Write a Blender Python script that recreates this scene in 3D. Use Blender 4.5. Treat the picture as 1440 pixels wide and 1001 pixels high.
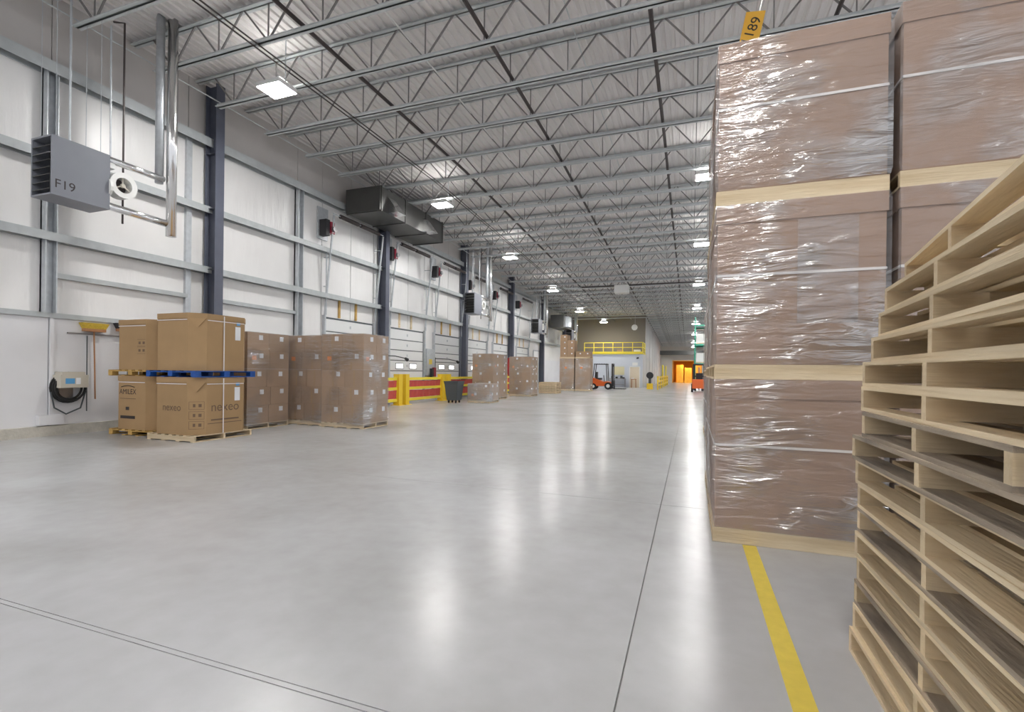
import bpy, math, random
from mathutils import Vector, Matrix
R=math.radians
rnd=random.Random(7)
for o in list(bpy.data.objects): bpy.data.objects.remove(o)
sc=bpy.context.scene
col=sc.collection
# ---------------------------------------------------------------- camera
EYE=1.39
cd=bpy.data.cameras.new('camera'); cam=bpy.data.objects.new('camera',cd); col.objects.link(cam)
cd.sensor_fit='HORIZONTAL'; cd.sensor_width=36; cd.lens=36*689.1/1440
cd.shift_y=(522.52-500.5)/1440; cd.clip_start=.05; cd.clip_end=400
yaw=R(20.03); roll=.01163
fwd=Vector((-math.sin(yaw),math.cos(yaw),0)); rt=Vector((math.cos(yaw),math.sin(yaw),0)); up=Vector((0,0,1))
rt2=rt*math.cos(roll)+up*math.sin(roll); up2=up*math.cos(roll)-rt*math.sin(roll)
m=Matrix.Identity(4)
for i in range(3): m[i][0]=rt2[i]; m[i][1]=up2[i]; m[i][2]=-fwd[i]; m[i][3]=(0,0,EYE)[i]
cam.matrix_world=m; sc.camera=cam
# ---------------------------------------------------------------- world, exposure
w=bpy.data.worlds.new('world'); sc.world=w; w.use_nodes=True
w.node_tree.nodes['Background'].inputs[0].default_value=(.93,.95,1,1)
w.node_tree.nodes['Background'].inputs[1].default_value=.72
sc.view_settings.view_transform='Standard'; sc.view_settings.look='None'
sc.view_settings.exposure=.25; sc.view_settings.gamma=1; sc.view_settings.use_curve_mapping=False
LAMP=165.0
sc.cycles.caustics_reflective=False; sc.cycles.caustics_refractive=False
# ---------------------------------------------------------------- materials
MATS={}
def mat(name,c=(.5,.5,.5),rough=.6,metal=0,noise=0,nscale=8,stretch=(1,1,1),c2=None,bump=0,bscale=None,bstretch=None,rand=0,emit=0,spec=.5,alpha=1):
    if name in MATS: return MATS[name]
    m=bpy.data.materials.new(name); m.use_nodes=True; nt=m.node_tree; N=nt.nodes; L=nt.links
    b=N['Principled BSDF']; b.inputs['Roughness'].default_value=rough; b.inputs['Metallic'].default_value=metal
    b.inputs['Specular IOR Level'].default_value=spec
    b.inputs['Base Color'].default_value=(*c,1)
    tc=N.new('ShaderNodeTexCoord')
    src=None
    if noise or c2:
        mp=N.new('ShaderNodeMapping'); mp.inputs['Scale'].default_value=stretch; L.new(tc.outputs['Object'],mp.inputs[0])
        n=N.new('ShaderNodeTexNoise'); n.inputs['Scale'].default_value=nscale; n.inputs['Detail'].default_value=5
        L.new(mp.outputs[0],n.inputs[0])
        r=N.new('ShaderNodeValToRGB'); d=c2 or tuple(max(0,x*(1-noise)) for x in c)
        r.color_ramp.elements[0].position=.3; r.color_ramp.elements[1].position=.7
        r.color_ramp.elements[0].color=(*d,1); r.color_ramp.elements[1].color=(*c,1)
        L.new(n.outputs[0],r.inputs[0]); src=r.outputs[0]
    if rand:
        oi=N.new('ShaderNodeObjectInfo'); h=N.new('ShaderNodeHueSaturation')
        mr=N.new('ShaderNodeMapRange'); mr.inputs[3].default_value=1-rand; mr.inputs[4].default_value=1+rand
        L.new(oi.outputs['Random'],mr.inputs[0]); L.new(mr.outputs[0],h.inputs['Value'])
        if src: L.new(src,h.inputs['Color'])
        else: h.inputs['Color'].default_value=(*c,1)
        src=h.outputs[0]
    if src: L.new(src,b.inputs['Base Color'])
    if bump:
        mp=N.new('ShaderNodeMapping'); mp.inputs['Scale'].default_value=bstretch or stretch; L.new(tc.outputs['Object'],mp.inputs[0])
        n=N.new('ShaderNodeTexNoise'); n.inputs['Scale'].default_value=bscale or nscale; n.inputs['Detail'].default_value=4
        L.new(mp.outputs[0],n.inputs[0]); bp=N.new('ShaderNodeBump'); bp.inputs['Strength'].default_value=bump; bp.inputs['Distance'].default_value=.03
        L.new(n.outputs[0],bp.inputs['Height']); L.new(bp.outputs[0],b.inputs['Normal'])
    if emit:
        b.inputs['Emission Color'].default_value=(*c,1); b.inputs['Emission Strength'].default_value=emit
    MATS[name]=m; return m
def film_mat(name='stretch film',base=.07,streak=.5,milk=.06):
    m=bpy.data.materials.new(name); m.use_nodes=True; nt=m.node_tree; N=nt.nodes; L=nt.links
    for n in list(N): N.remove(n)
    out=N.new('ShaderNodeOutputMaterial'); tr=N.new('ShaderNodeBsdfTransparent'); gl=N.new('ShaderNodeBsdfGlossy'); df=N.new('ShaderNodeBsdfDiffuse')
    gl.inputs['Roughness'].default_value=.2; df.inputs[0].default_value=(.85,.83,.86,1)
    tc=N.new('ShaderNodeTexCoord')
    mp=N.new('ShaderNodeMapping'); mp.inputs['Scale'].default_value=(1.2,1.2,6.5); mp.inputs['Rotation'].default_value=(R(4),R(3),0); L.new(tc.outputs['Object'],mp.inputs[0])
    n=N.new('ShaderNodeTexNoise'); n.inputs['Scale'].default_value=2.2; n.inputs['Detail'].default_value=3; n.inputs['Distortion'].default_value=.6; L.new(mp.outputs[0],n.inputs[0])
    bp=N.new('ShaderNodeBump'); bp.inputs['Strength'].default_value=1; bp.inputs['Distance'].default_value=.05; L.new(n.outputs[0],bp.inputs['Height'])
    for s in (gl,df): L.new(bp.outputs[0],s.inputs['Normal'])
    n2=N.new('ShaderNodeTexNoise'); n2.inputs['Scale'].default_value=1.5; n2.inputs['Detail'].default_value=3; L.new(tc.outputs['Object'],n2.inputs[0])
    rp=N.new('ShaderNodeMapRange'); rp.inputs[1].default_value=.46; rp.inputs[2].default_value=.68; rp.inputs[3].default_value=base; rp.inputs[4].default_value=base+streak
    L.new(n2.outputs[0],rp.inputs[0])
    m1=N.new('ShaderNodeMixShader'); L.new(rp.outputs[0],m1.inputs[0]); L.new(tr.outputs[0],m1.inputs[1]); L.new(gl.outputs[0],m1.inputs[2])
    m2=N.new('ShaderNodeMixShader'); m2.inputs[0].default_value=milk; L.new(m1.outputs[0],m2.inputs[1]); L.new(df.outputs[0],m2.inputs[2])
    L.new(m2.outputs[0],out.inputs[0]); return m
M_film=film_mat()
M_clear=film_mat('clear film',.16,.7,.16)
def floor_mat():
    m=mat('polished concrete',(.50,.50,.50),.24,0,0,1); nt=m.node_tree; N=nt.nodes; L=nt.links; b=N['Principled BSDF']
    tc=N.new('ShaderNodeTexCoord')
    def noise(s,d=6,dist=0):
        n=N.new('ShaderNodeTexNoise'); n.inputs['Scale'].default_value=s; n.inputs['Detail'].default_value=d; n.inputs['Distortion'].default_value=dist; L.new(tc.outputs['Object'],n.inputs[0]); return n
    a=noise(.55,5,.5); c=noise(6,6); r=N.new('ShaderNodeValToRGB'); e=r.color_ramp.elements
    e[0].position=.2; e[0].color=(.36,.355,.345,1); e[1].position=.8; e[1].color=(.56,.565,.585,1)
    mx=N.new('ShaderNodeMix'); mx.data_type='FLOAT'; mx.inputs[0].default_value=.25
    L.new(a.outputs[0],mx.inputs[2]); L.new(c.outputs[0],mx.inputs[3]); L.new(mx.outputs[0],r.inputs[0]); L.new(r.outputs[0],b.inputs['Base Color'])
    mr=N.new('ShaderNodeMapRange'); mr.inputs[1].default_value=0; mr.inputs[2].default_value=1; mr.inputs[3].default_value=.17; mr.inputs[4].default_value=.33
    b.inputs['Roughness'].default_value=.26
    pass
    return m
M_floor=floor_mat()
M_joint=mat('joint filler',(.22,.215,.21),.8)
M_conc=mat('curb concrete',(.60,.57,.50),.85,noise=.25,nscale=5,bump=.3,bscale=20)
M_liner=mat('white liner panel',(.80,.80,.82),.45,noise=.05,nscale=1.2)
M_insul=mat('white vinyl insulation facing',(.83,.82,.81),.33,noise=.06,nscale=1,bump=.5,bscale=2.2,bstretch=(1,2.4,.45))
M_eave=mat('grey eave insulation',(.60,.57,.55),.5,noise=.1,nscale=1,bump=.25,bscale=1.5)
M_galv=mat('galvanised steel',(.60,.63,.66),.38,.35,noise=.15,nscale=9)
M_girt=mat('grey girt steel',(.50,.53,.54),.42,.1,noise=.12,nscale=6)
M_shiny=mat('shiny sheet metal',(.85,.85,.85),.16,1,bump=.15,bscale=5)
M_col=mat('blue grey column paint',(.105,.115,.155),.45,noise=.15,nscale=3)
M_joist=mat('light grey joist paint',(.62,.65,.66),.5,0,noise=.12,nscale=3)
M_rod=mat('grey web rod paint',(.26,.25,.245),.55,.2)
M_deck=mat('roof deck underside',(.80,.775,.76),.5,noise=.10,nscale=.7)
M_pipe=mat('dark sprinkler pipe',(.055,.042,.04),.45,.2)
M_white=mat('white paint',(.82,.82,.80),.4)
M_black=mat('black plastic',(.022,.022,.025),.5)
M_rubber=mat('black rubber',(.02,.02,.02),.75)
M_dark=mat('dark duct metal',(.12,.12,.115),.4,.6,noise=.2,nscale=2)
M_heater=mat('grey heater enamel',(.23,.24,.275),.4,noise=.05,nscale=3)
M_door=mat('white door section',(.79,.80,.80),.4)
M_pane=mat('daylit window pane',(1,1,1),.3,emit=2.2)
M_yel=mat('yellow safety paint',(.88,.60,.03),.4,noise=.08,nscale=4)
M_yel2=mat('yellow rail paint',(.85,.70,.05),.4)
M_tape=mat('yellow floor paint',(.80,.62,.10),.42,noise=.10,nscale=14)
M_red=mat('red barrier mesh',(.62,.09,.075),.7,noise=.2,nscale=6,bump=.4,bscale=6)
M_redp=mat('red enamel',(.45,.02,.02),.35)
M_maroon=mat('maroon motor enamel',(.30,.02,.045),.35)
M_card=mat('brown cardboard',(.40,.265,.165),.75,noise=.07,nscale=3,rand=.07)
M_card2=mat('tan octabin cardboard',(.43,.275,.135),.75,noise=.10,nscale=2.5,rand=.05)
M_cardw=mat('wrapped brown cardboard',(.345,.225,.16),.7,noise=.07,nscale=2,rand=.05)
M_ink=mat('black print ink',(.05,.04,.04),.8)
M_ink2=mat('grey brown print ink',(.17,.11,.07),.8)
M_label=mat('white paper label',(.85,.86,.88),.6)
M_blues=mat('blue sticker',(.10,.35,.65),.5)
M_orgs=mat('orange sticker',(.95,.28,.05),.5)
M_strap=mat('white strap',(.82,.78,.76),.5)
M_wood=mat('pale pine board',(.79,.66,.46),.7,c2=(.62,.48,.30),nscale=3,stretch=(6,.5,6),bump=.25,bscale=10,rand=.14)
M_woodx=mat('pale pine stringer',(.78,.65,.45),.7,c2=(.62,.48,.30),nscale=3,stretch=(.5,6,6),bump=.25,bscale=10,rand=.14)
M_wooddirty=mat('weathered pine board',(.55,.45,.33),.75,c2=(.16,.13,.11),nscale=2.2,stretch=(4,.8,4),bump=.3,bscale=10,rand=.15)
M_woody=mat('yellowed pallet wood',(.68,.43,.13),.7,noise=.35,nscale=4,rand=.1)
M_bluep=mat('blue painted pallet wood',(.012,.10,.42),.55,noise=.35,nscale=5,rand=.12)
M_bin=mat('dark grey bin plastic',(.075,.09,.10),.45)
M_orange=mat('orange forklift paint',(.85,.16,.03),.35)
M_chrome=mat('steel grey',(.4,.4,.42),.35,.8)
M_beige=mat('beige hose reel cover',(.60,.56,.48),.5)
M_bristle=mat('yellow broom bristle',(.72,.50,.06),.8,noise=.3,nscale=30)
M_handle=mat('brown broom handle',(.42,.20,.09),.5)
M_office=mat('pale blue grey office wall',(.62,.66,.73),.6)
M_offside=mat('grey side wall',(.60,.58,.57),.6,noise=.08,nscale=.6)
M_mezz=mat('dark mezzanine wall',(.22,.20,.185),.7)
M_farw=mat('far wall paint',(.62,.60,.56),.6)
M_orroom=mat('orange strip curtain room',(.90,.45,.06),.6)
M_orbox=mat('orange wrapped load',(.95,.60,.10),.5,noise=.2,nscale=3)
M_tagm=mat('orange yellow sign card',(.90,.50,.06),.5)
M_green=mat('green rack paint',(.05,.33,.22),.45)
M_sign=mat('pale notice paper',(.75,.70,.45),.7)
M_lens=mat('lamp lens',(1,.99,.97),.3,emit=LAMP)
M_glow=mat('sodium lamp lens',(1,.62,.18),.3,emit=40)
# ---------------------------------------------------------------- mesh helpers
class MB:
    def __init__(s): s.v=[]; s.f=[]
    def add(s,vs,fs):
        n=len(s.v); s.v+= [tuple(v) for v in vs]; s.f+=[tuple(i+n for i in f) for f in fs]; return s
    def box(s,x0,x1,y0,y1,z0,z1):
        return s.add([(x0,y0,z0),(x1,y0,z0),(x1,y1,z0),(x0,y1,z0),(x0,y0,z1),(x1,y0,z1),(x1,y1,z1),(x0,y1,z1)],
          [(0,3,2,1),(4,5,6,7),(0,1,5,4),(1,2,6,5),(2,3,7,6),(3,0,4,7)])
    def bar(s,p,q,wd,ht=None):          # square bar from p to q
        ht=ht or wd; p=Vector(p); q=Vector(q); d=(q-p).normalized()
        a=Vector((0,0,1)) if abs(d.z)<.95 else Vector((1,0,0))
        u=d.cross(a).normalized()*wd/2; v=u.cross(d).normalized()*ht/2
        vs=[p-u-v,p+u-v,p+u+v,p-u+v,q-u-v,q+u-v,q+u+v,q-u+v]
        return s.add(vs,[(0,1,2,3),(4,7,6,5),(0,4,5,1),(1,5,6,2),(2,6,7,3),(3,7,4,0)])
    def tube(s,pts,r,n=8,r2=None,caps=True):
        pts=[Vector(p) for p in pts]; k=len(pts); vs=[]; pu=None
        for i,p in enumerate(pts):
            d=(pts[min(i+1,k-1)]-pts[max(i-1,0)]).normalized()
            a=Vector((0,0,1)) if abs(d.z)<.9 else Vector((1,0,0))
            u=d.cross(a).normalized()
            if pu is not None:
                u=(pu-d*pu.dot(d)).normalized()
            pu=u; v=d.cross(u); rr=r if r2 is None else r+(r2-r)*i/(k-1)
            for j in range(n):
                t=2*math.pi*j/n; vs.append(p+u*math.cos(t)*rr+v*math.sin(t)*rr)
        fs=[]
        for i in range(k-1):
            for j in range(n):
                a=i*n+j; b=i*n+(j+1)%n; fs.append((a,b,b+n,a+n))
        if caps: fs.append(tuple(range(n-1,-1,-1))); fs.append(tuple(range((k-1)*n,k*n)))
        return s.add(vs,fs)
    def prism(s,poly,z0,z1):            # polygon in xy, ccw
        n=len(poly); vs=[(x,y,z0) for x,y in poly]+[(x,y,z1) for x,y in poly]
        fs=[tuple(range(n-1,-1,-1)),tuple(range(n,2*n))]+[(i,(i+1)%n,(i+1)%n+n,i+n) for i in range(n)]
        return s.add(vs,fs)
    def xform(s,M):
        s.v=[tuple(M@Vector(v)) for v in s.v]; return s
    def mesh(s,name,m,smooth=False):
        me=bpy.data.meshes.new(name); me.from_pydata(s.v,[],s.f); me.update()
        if m: me.materials.append(m)
        if smooth:
            for p in me.polygons: p.use_smooth=True
        return me
    def build(s,name,m,parent=None,loc=None,smooth=False):
        return link(name,s.mesh(name,m,smooth),parent,loc)
def link(name,me,parent=None,loc=None,rz=0):
    o=bpy.data.objects.new(name,me); col.objects.link(o)
    if parent: o.parent=parent
    if loc: o.location=loc
    if rz: o.rotation_euler=(0,0,rz)
    return o
def tag(o,label,cat,group=None):
    o['label']=label; o['category']=cat
    if group: o['group']=group
    return o
def thing(name,label,cat,loc=(0,0,0),rz=0,group=None):
    o=bpy.data.objects.new(name,None); col.objects.link(o); o.location=loc; o.rotation_euler=(0,0,rz); o.empty_display_size=.1
    return tag(o,label,cat,group)
def struct(o): o['kind']='structure'; return o
def copy_tree(o,parent=None):
    c=o.copy(); col.objects.link(c); c.parent=parent
    for ch in [x for x in bpy.data.objects if x.parent==o]: copy_tree(ch,c)
    return c
_tm={}
def text_mesh(s,m,size=1):
    k=(s,m.name)
    if k not in _tm:
        cu=bpy.data.curves.new('print','FONT'); cu.body=s; cu.size=1; cu.align_x='CENTER'; cu.align_y='CENTER'; cu.extrude=.004
        o=bpy.data.objects.new('print',cu); col.objects.link(o); bpy.context.view_layer.update()
        me=bpy.data.meshes.new_from_object(o.evaluated_get(bpy.context.evaluated_depsgraph_get()))
        bpy.data.objects.remove(o); me.materials.clear(); me.materials.append(m); _tm[k]=me
    return _tm[k]
def text_on(s,m,parent,pos,xdir,ydir,size,name='printed_text',sx=1):
    o=link(name,text_mesh(s,m),parent); xd=Vector(xdir).normalized(); yd=Vector(ydir).normalized(); zd=xd.cross(yd)
    M=Matrix.Identity(4)
    for i in range(3): M[i][0]=xd[i]*size*sx; M[i][1]=yd[i]*size; M[i][2]=zd[i]*size*.2; M[i][3]=pos[i]
    o.matrix_local=M; return o
SL=.045; YK=15.0; ZC=8.0; DEP=.80      # bottom chord height, level to YK then falling
def zr(Y): return ZC-SL*max(0,Y-YK)
# ---------------------------------------------------------------- floor
XL=-12.1; YF=78.0
base=struct(MB().box(-14,14,-9,86,-.25,-.012).build('floor',M_joint))
for xa,xb in ((-14,-.284),(-.276,14)):
    for ya,yb in ((-9,1.672),(1.678,1.704),(1.71,5.416),(5.422,86)):
        MB().box(xa,xb,ya,yb,-.2,0).build('floor_slab',M_floor,base)
tag(MB().box(.412,.512,-2.5,4.40,.0005,.003).build('floor_stripe',M_tape),'yellow painted stripe on the concrete running under wrapped boxes','floor marking')
# ---------------------------------------------------------------- roof deck (ribbed)
def deck():
    b=MB(); ys=[-9,YK,86]; prof=[]; x=-12.4
    while x<14: prof+=[(x,0),(x+.09,0),(x+.11,.04),(x+.18,.04)]; x+=.2
    vs=[]; 
    for y in ys:
        for (x,dz) in prof: vs.append((x,y,zr(y)+DEP+.05+dz))
    n=len(prof); fs=[(k*n+i,k*n+i+1,(k+1)*n+i+1,(k+1)*n+i) for k in range(len(ys)-1) for i in range(n-1)]
    b.add(vs,fs); return b
struct(deck().build('ceiling',M_deck))
# ---------------------------------------------------------------- left wall
wl=struct(MB().box(XL-.35,XL-.06,-9,50.6,-.2,9.0).build('wall_left',M_liner))
MB().box(XL-.06,XL+.10,-9,13.55,0,.2).build('curb',M_conc,wl)
ysp=[-9,-5,-1.7,2.2,6.05,9.6,13.55]
for a,b in zip(ysp,ysp[1:]): MB().box(XL-.06,XL,a+.012,b-.012,.2,2.40).build('liner_panel',M_liner,wl)
bands=[(2.46,3.92),(4.04,5.50),(5.62,7.22)]
psp=[-9,-5,-1.7,2.2,6.05,8.9,9.64,12.6,13.75,15.3,16.7,17.45,19.3,20.75,21.6,23.2,24.6,25.2,27,28.4,29.4,31,32.4,33.2,35,36.8,38.6,40.9,43,45,48]
for a,b in zip(psp,psp[1:]):
    for z0,z1 in bands: MB().box(XL-.06,XL-.02,a+.015,b-.015,z0,z1).build('insulation_panel',M_insul,wl)
    MB().box(XL-.06,XL-.015,a+.008,b-.008,7.42,9.0).build('eave_panel',M_eave,wl)
    if a>13.6: MB().box(XL-.06,XL-.03,a+.01,b-.01,.0,2.46).build('liner_panel',M_liner,wl)
for z,hh,y1,d in ((2.43,.07,13.55,.05),(3.98,.14,48,.2),(5.56,.14,48,.2),(7.32,.2,48,.22)):
    MB().box(XL-.02,XL+d-.012,-9,y1,z+hh/2-.012,z+hh/2).box(XL+d-.012,XL+d,-9,y1,z-hh/2-.03,z+hh/2).box(XL-.02,XL,-9,y1,z-hh/2-.03,z+hh/2-.012).build('girt',M_girt,wl)
for a,b in ((6.1,8.85),(9.85,12.55)): MB().box(XL-.02,XL+.1,a,b,3.17,3.27).build('girt',M_girt,wl)
for y,zt,wd in ((6.0,7.3,.2),(12.6,7.3,.22),(-1.7,7.3,.2)):
    MB().box(XL-.02,XL+.16,y-wd/2,y-wd/2+.02,2.46,zt).box(XL-.02,XL+.16,y+wd/2-.02,y+wd/2,2.46,zt).box(XL-.02,XL+.03,y-wd/2,y+wd/2,2.46,zt).build('wall_post',M_galv,wl)
MB().box(XL-.02,XL+.06,8.82,8.96,2.46,7.25).build('wall_post',M_galv,wl)
MB().box(XL,XL+.04,6.05,6.12,.35,2.4).build('conduit',M_liner,wl); MB().box(XL-.02,XL+.12,5.85,6.25,.22,.42).build('junction_box',M_liner,wl)
# other shell walls: office block, mezzanine, far wall
YO=48.0; XO=-4.3; YM=50.6
wo=struct(MB().box(-12.1,XO,YO,YO+.2,0,3.2).build('wall_office',M_office))
MB().box(-12.1,XO+.06,YO-.06,YM,3.2,3.32).build('mezzanine_deck',M_yel2,wo)
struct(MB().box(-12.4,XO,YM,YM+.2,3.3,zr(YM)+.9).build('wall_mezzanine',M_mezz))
ws=struct(MB().box(XO-.2,XO,YO+.2,YF,0,3.2).box(XO-.2,XO,YM+.2,YF,3.2,zr(YM)+.9).build('wall_side',M_offside))
for i in range(6): MB().box(XO,XO+.03,52+4.2*i,52.08+4.2*i,0,zr(52+4.2*i)+.75).build('panel_joint_cover',M_offside,ws)
wf=struct(MB().box(XO-.2,-2.5,YF,YF+.3,0,6.4).box(1.45,14,YF,YF+.3,0,6.4).box(-2.5,1.45,YF,YF+.3,3.25,6.4).build('wall_far',M_farw))
MB().box(-2.62,-2.5,YF-.06,YF,0,3.3).box(1.45,1.57,YF-.06,YF,0,3.3).box(-2.62,1.57,YF-.06,YF,3.25,3.37).build('door_trim',M_orroom,wf)
struct(MB().box(-2.9,-2.7,YF+.3,YF+7,0,3.6).box(1.7,1.9,YF+.3,YF+7,0,3.6).box(-2.9,1.9,YF+7,YF+7.2,0,3.6).box(-2.9,1.9,YF+.3,YF+7.2,3.6,3.8).build('wall_back_room',M_orroom))
tag(MB().box(XO,9,YF-2.2,YF-1.5,4.15,4.75).build('bulkhead_beam',M_dark),'long dark bulkhead beam under the low far end of roof','beam')
t=thing('back_room_lamp','amber lamp panel under ceiling of the orange lit back room','lamp',(-.5,YF+1.0,3.58))
MB().box(-.6,.6,-.6,.6,-.08,0).build('housing',M_white,t); MB().box(-.5,.5,-.5,.5,-.1,-.081).build('lens',M_glow,t)
for i,(x,hh) in enumerate(((-1.55,2.75),(-.35,2.3),(.95,2.65))):
    t=thing('orange_wrapped_load',['tallest orange wrapped load in back room, nearest the side wall','short orange wrapped load between two taller ones in back room','orange wrapped load on the right of the short one in back room'][i].replace('on the right of','beyond'),'wrapped load',(x,YF+2.2,0),0,'orange loads in the back room')
    nl=int(hh/.44)
    for k in range(nl):
        for s in (-1,1): MB().box(s*.26-.25,s*.26+.25,-.5,.5,.13+k*(hh-.13)/nl,.12+(k+1)*(hh-.13)/nl).build('carton',M_orbox,t)
    MB().box(-.53,.53,-.52,.52,0,.12).build('pallet_base',M_orbox,t)
# ---------------------------------------------------------------- columns
for k in range(-1,6):
    Y=9.43+7.6*k if k<5 else 47.6
    zt=zr(Y)+DEP
    t=thing('steel_column',['','dark blue grey steel column behind the octagonal bins','dark blue grey steel column between first and second dock doors','dark blue grey steel column behind the louvred heater','dark blue grey steel column with red wrapped lower part','dark blue grey steel column beside the bright white exit door','dark blue grey steel column at the office corner'][k+1] or 'dark blue grey steel column near the hose reel wall','column',(XL+.27,Y,0))
    b=MB().box(-.2,-.18,-.125,.125,0,zt).box(.16,.18,-.125,.125,0,zt).box(-.18,.16,-.008,.008,0,zt); b.build('shaft',M_col,t)
    MB().box(-.24,.24,-.18,.18,0,.025).build('base_plate',M_col,t)
    for z in (3.98,5.56,7.0): MB().box(-.18,.14,-.12,.12,z-.008,z+.008).build('stiffener',M_col,t)
    if k==3: MB().box(-.21,.2,-.15,.15,.9,2.35).build('red_guard',M_redp,t)
# ---------------------------------------------------------------- joists
XJ0,XJ1=-11.35,12.0; PAN=1.36
nod=[XJ0+.55+PAN*i for i in range(17)]
def chord(x0,x1,z,s): # double angle
    return MB().box(x0,x1,-.085,-.012,z,z+.012).box(x0,x1,.012,.085,z,z+.012).box(x0,x1,-.024,-.012,z,z+s).box(x0,x1,.012,.024,z,z+s)
def web(nodes):
    b=MB()
    for x in nodes:
        b.bar((x,0,.03),(x,0,DEP),.022); b.bar((x-.03,0,.03),(x-PAN/2,0,DEP),.03); b.bar((x+.03,0,.03),(x+PAN/2,0,DEP),.03)
    return b
me_bc=chord(XJ0,XJ1,0,.085).mesh('bottom_chord',M_joist); me_tc=chord(XL+.0,XJ1,DEP-.04,.085).mesh('top_chord',M_joist)
me_web=web(nod).mesh('web',M_rod)
me_bcs=chord(XO+.25,XJ1,0,.085).mesh('bottom_chord',M_joist); me_tcs=chord(XO+.02,XJ1,DEP-.04,.085).mesh('top_chord',M_joist); me_webs=web([n for n in nod if n>XO+1]).mesh('web',M_rod)
me_vert=MB().bar((0,0,.03),(0,0,DEP),.022).mesh('web_vertical',M_rod)
me_dl=MB().bar((-.03,0,.03),(-PAN/2,0,DEP),.03).mesh('web_diagonal',M_rod); me_dr=MB().bar((.03,0,.03),(PAN/2,0,DEP),.03).mesh('web_diagonal',M_rod)
JY=[12.15+1.524*k for k in range(-7,43)]
for Y in JY:
    if Y>YF-2.6: continue
    short=Y>YO-.5
    t=thing('roof_joist','open web steel roof joist with zigzag rods under the deck','joist',(0,Y,zr(Y)),0,'roof joists')
    if YM-.1<Y<YM+.3: t.location.y=YM+.45
    link('bottom_chord',me_bcs if short else me_bc,t); link('top_chord',me_tcs if short else me_tc,t)
    if 5<Y<13:
        for x in nod:
            if x<4:
                for me in (me_vert,me_dl,me_dr): link(me.name.split('.')[0],me,t,(x,0,0))
        link('web',web([n for n in nod if n>=4]).mesh('web',M_rod),t)
    else: link('web',me_webs if short else me_web,t)
def roofline(y0,y1,x,dz): 
    p=[(x,y0,zr(y0)+dz)]
    if y0<YK<y1: p.append((x,YK,ZC+dz))
    return p+[(x,y1,zr(y1)+dz)]
for x,lab in ((-7.25,'dark sprinkler pipe running nearest the left lamp row'),(-3.95,'dark sprinkler pipe running down the middle of the roof'),(-.78,'dark sprinkler pipe running beside the right lamp row'),(2.5,'dark sprinkler pipe running above the tall wrapped boxes')):
    t=thing('sprinkler_pipe',lab,'pipe'); MB().tube(roofline(-8,75 if x>-5 else 50.3,x,.16),.042,8).build('pipe',M_pipe,t)
    for k in range(0,22):
        y=1.5+3.05*k; z=zr(y)+.16
        if x<-5 and y>50: continue
        MB().tube([(x,y,z-.04),(x,y,z-.11)],.014,6).box(x-.03,x+.03,y-.03,y+.03,z-.125,z-.11).build('sprinkler_head',M_pipe,t)
for x,lab in ((-8.44,'thin black conduit strung beside the left lamp row'),(-8.32,'thin black conduit strung on the inner side of the left lamp row')):
    tag(MB().tube(roofline(-8,58,x,-.03),.016,6).build('conduit_run',M_pipe),lab,'conduit')
tag(MB().tube(roofline(-8,60,-5.7,.42),.018,6).build('conduit_run',M_white),'thin white conduit running through the roof joist webs','conduit')
for x,lab in ((-11.25,'light bridging rod tying the joist ends along the eave'),(-2.4,'grey bridging rod tying joists between the sprinkler pipes')):
    tag(MB().tube(roofline(-8,48,x,.1 if x<-10 else .62),.014,6).build('bridging_rod',M_joist),lab,'rod')
tag(MB().tube([(-7,32.8,zr(32.8)-.05),(3,32.8,zr(32.8)-.05)],.04,8).build('cross_main_pipe',M_pipe),'dark cross main pipe spanning under joists beside the white unit','pipe')
t=thing('ceiling_unit','small white boxy unit hung under joists on the cross main','ceiling unit',(-4.3,32.6,zr(32.6)-.1)); MB().box(-.45,.45,-.3,.3,-.5,0).build('case',M_white,t); MB().tube([(0,0,0),(0,0,.2)],.03,6).build('hanger',M_galv,t)
t=thing('horn_speaker','white horn speaker hung from roof before the mezzanine','speaker',(-4.9,46.5,5.6)); MB().tube([(0,.3,0),(0,0,0),(0,-.25,0)],.06,10,.28).build('horn',M_white,t); MB().tube([(0,.2,0),(0,.2,zr(46.5)-5.6+.8)],.015,6).build('hanger',M_galv,t)
# ---------------------------------------------------------------- lamps
lm_h=MB().box(-.33,.33,-.27,.27,0,.1).box(-.2,.2,-.12,.12,.1,.2).mesh('housing',M_white); lm_u=MB().box(-.19,.19,-.11,.11,.201,.21).mesh('added_uplight',mat('added uplight glow',(1,.98,.95),.3,emit=LAMP*.2)); lm_l=MB().box(-.31,.31,-.25,.25,-.012,-.001).mesh('lens',M_lens)  # weak glow added on the housing tops to brighten the roof deck
def lamp(x,y,lab,g):
    z=zr(y)-.32; t=thing('high_bay_lamp',lab,'lamp',(x,y,z),0,g)
    link('housing',lm_h,t); link('lens',lm_l,t); link('added_uplight',lm_u,t); MB().tube([(.25,0,.1),(.25,0,1.12)],.012,6).build('hanger',M_galv,t)
for y in (-7.9,.4,8.55,16.4,23.8,32.2,40.8,49.2,57.6):
    if y>48: lamp(-7.9 if y<50 else -8.8,47.2 if y<50 else y,'bright lamp above the mezzanine railing','lamps') if y<50 else None
    else: lamp(-8.85,y,'big bright flood lamp beside the grey flue pipes' if 8<y<9 else 'bright high bay lamp in the row along dock door wall','left lamp row')
for y in (-7.9,.4,8.3,16.6,23.9,32.4,41,49.7,58.2,66.5,72.5): lamp(.41,y,'bright high bay lamp in the row above the box aisle','right lamp row')
for y in (-7.9,.4,8.3,16.6,23.9,32.4,41): lamp(9.6,y,'high bay lamp in the row beyond the tall wrapped boxes','far right lamp row')
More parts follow.
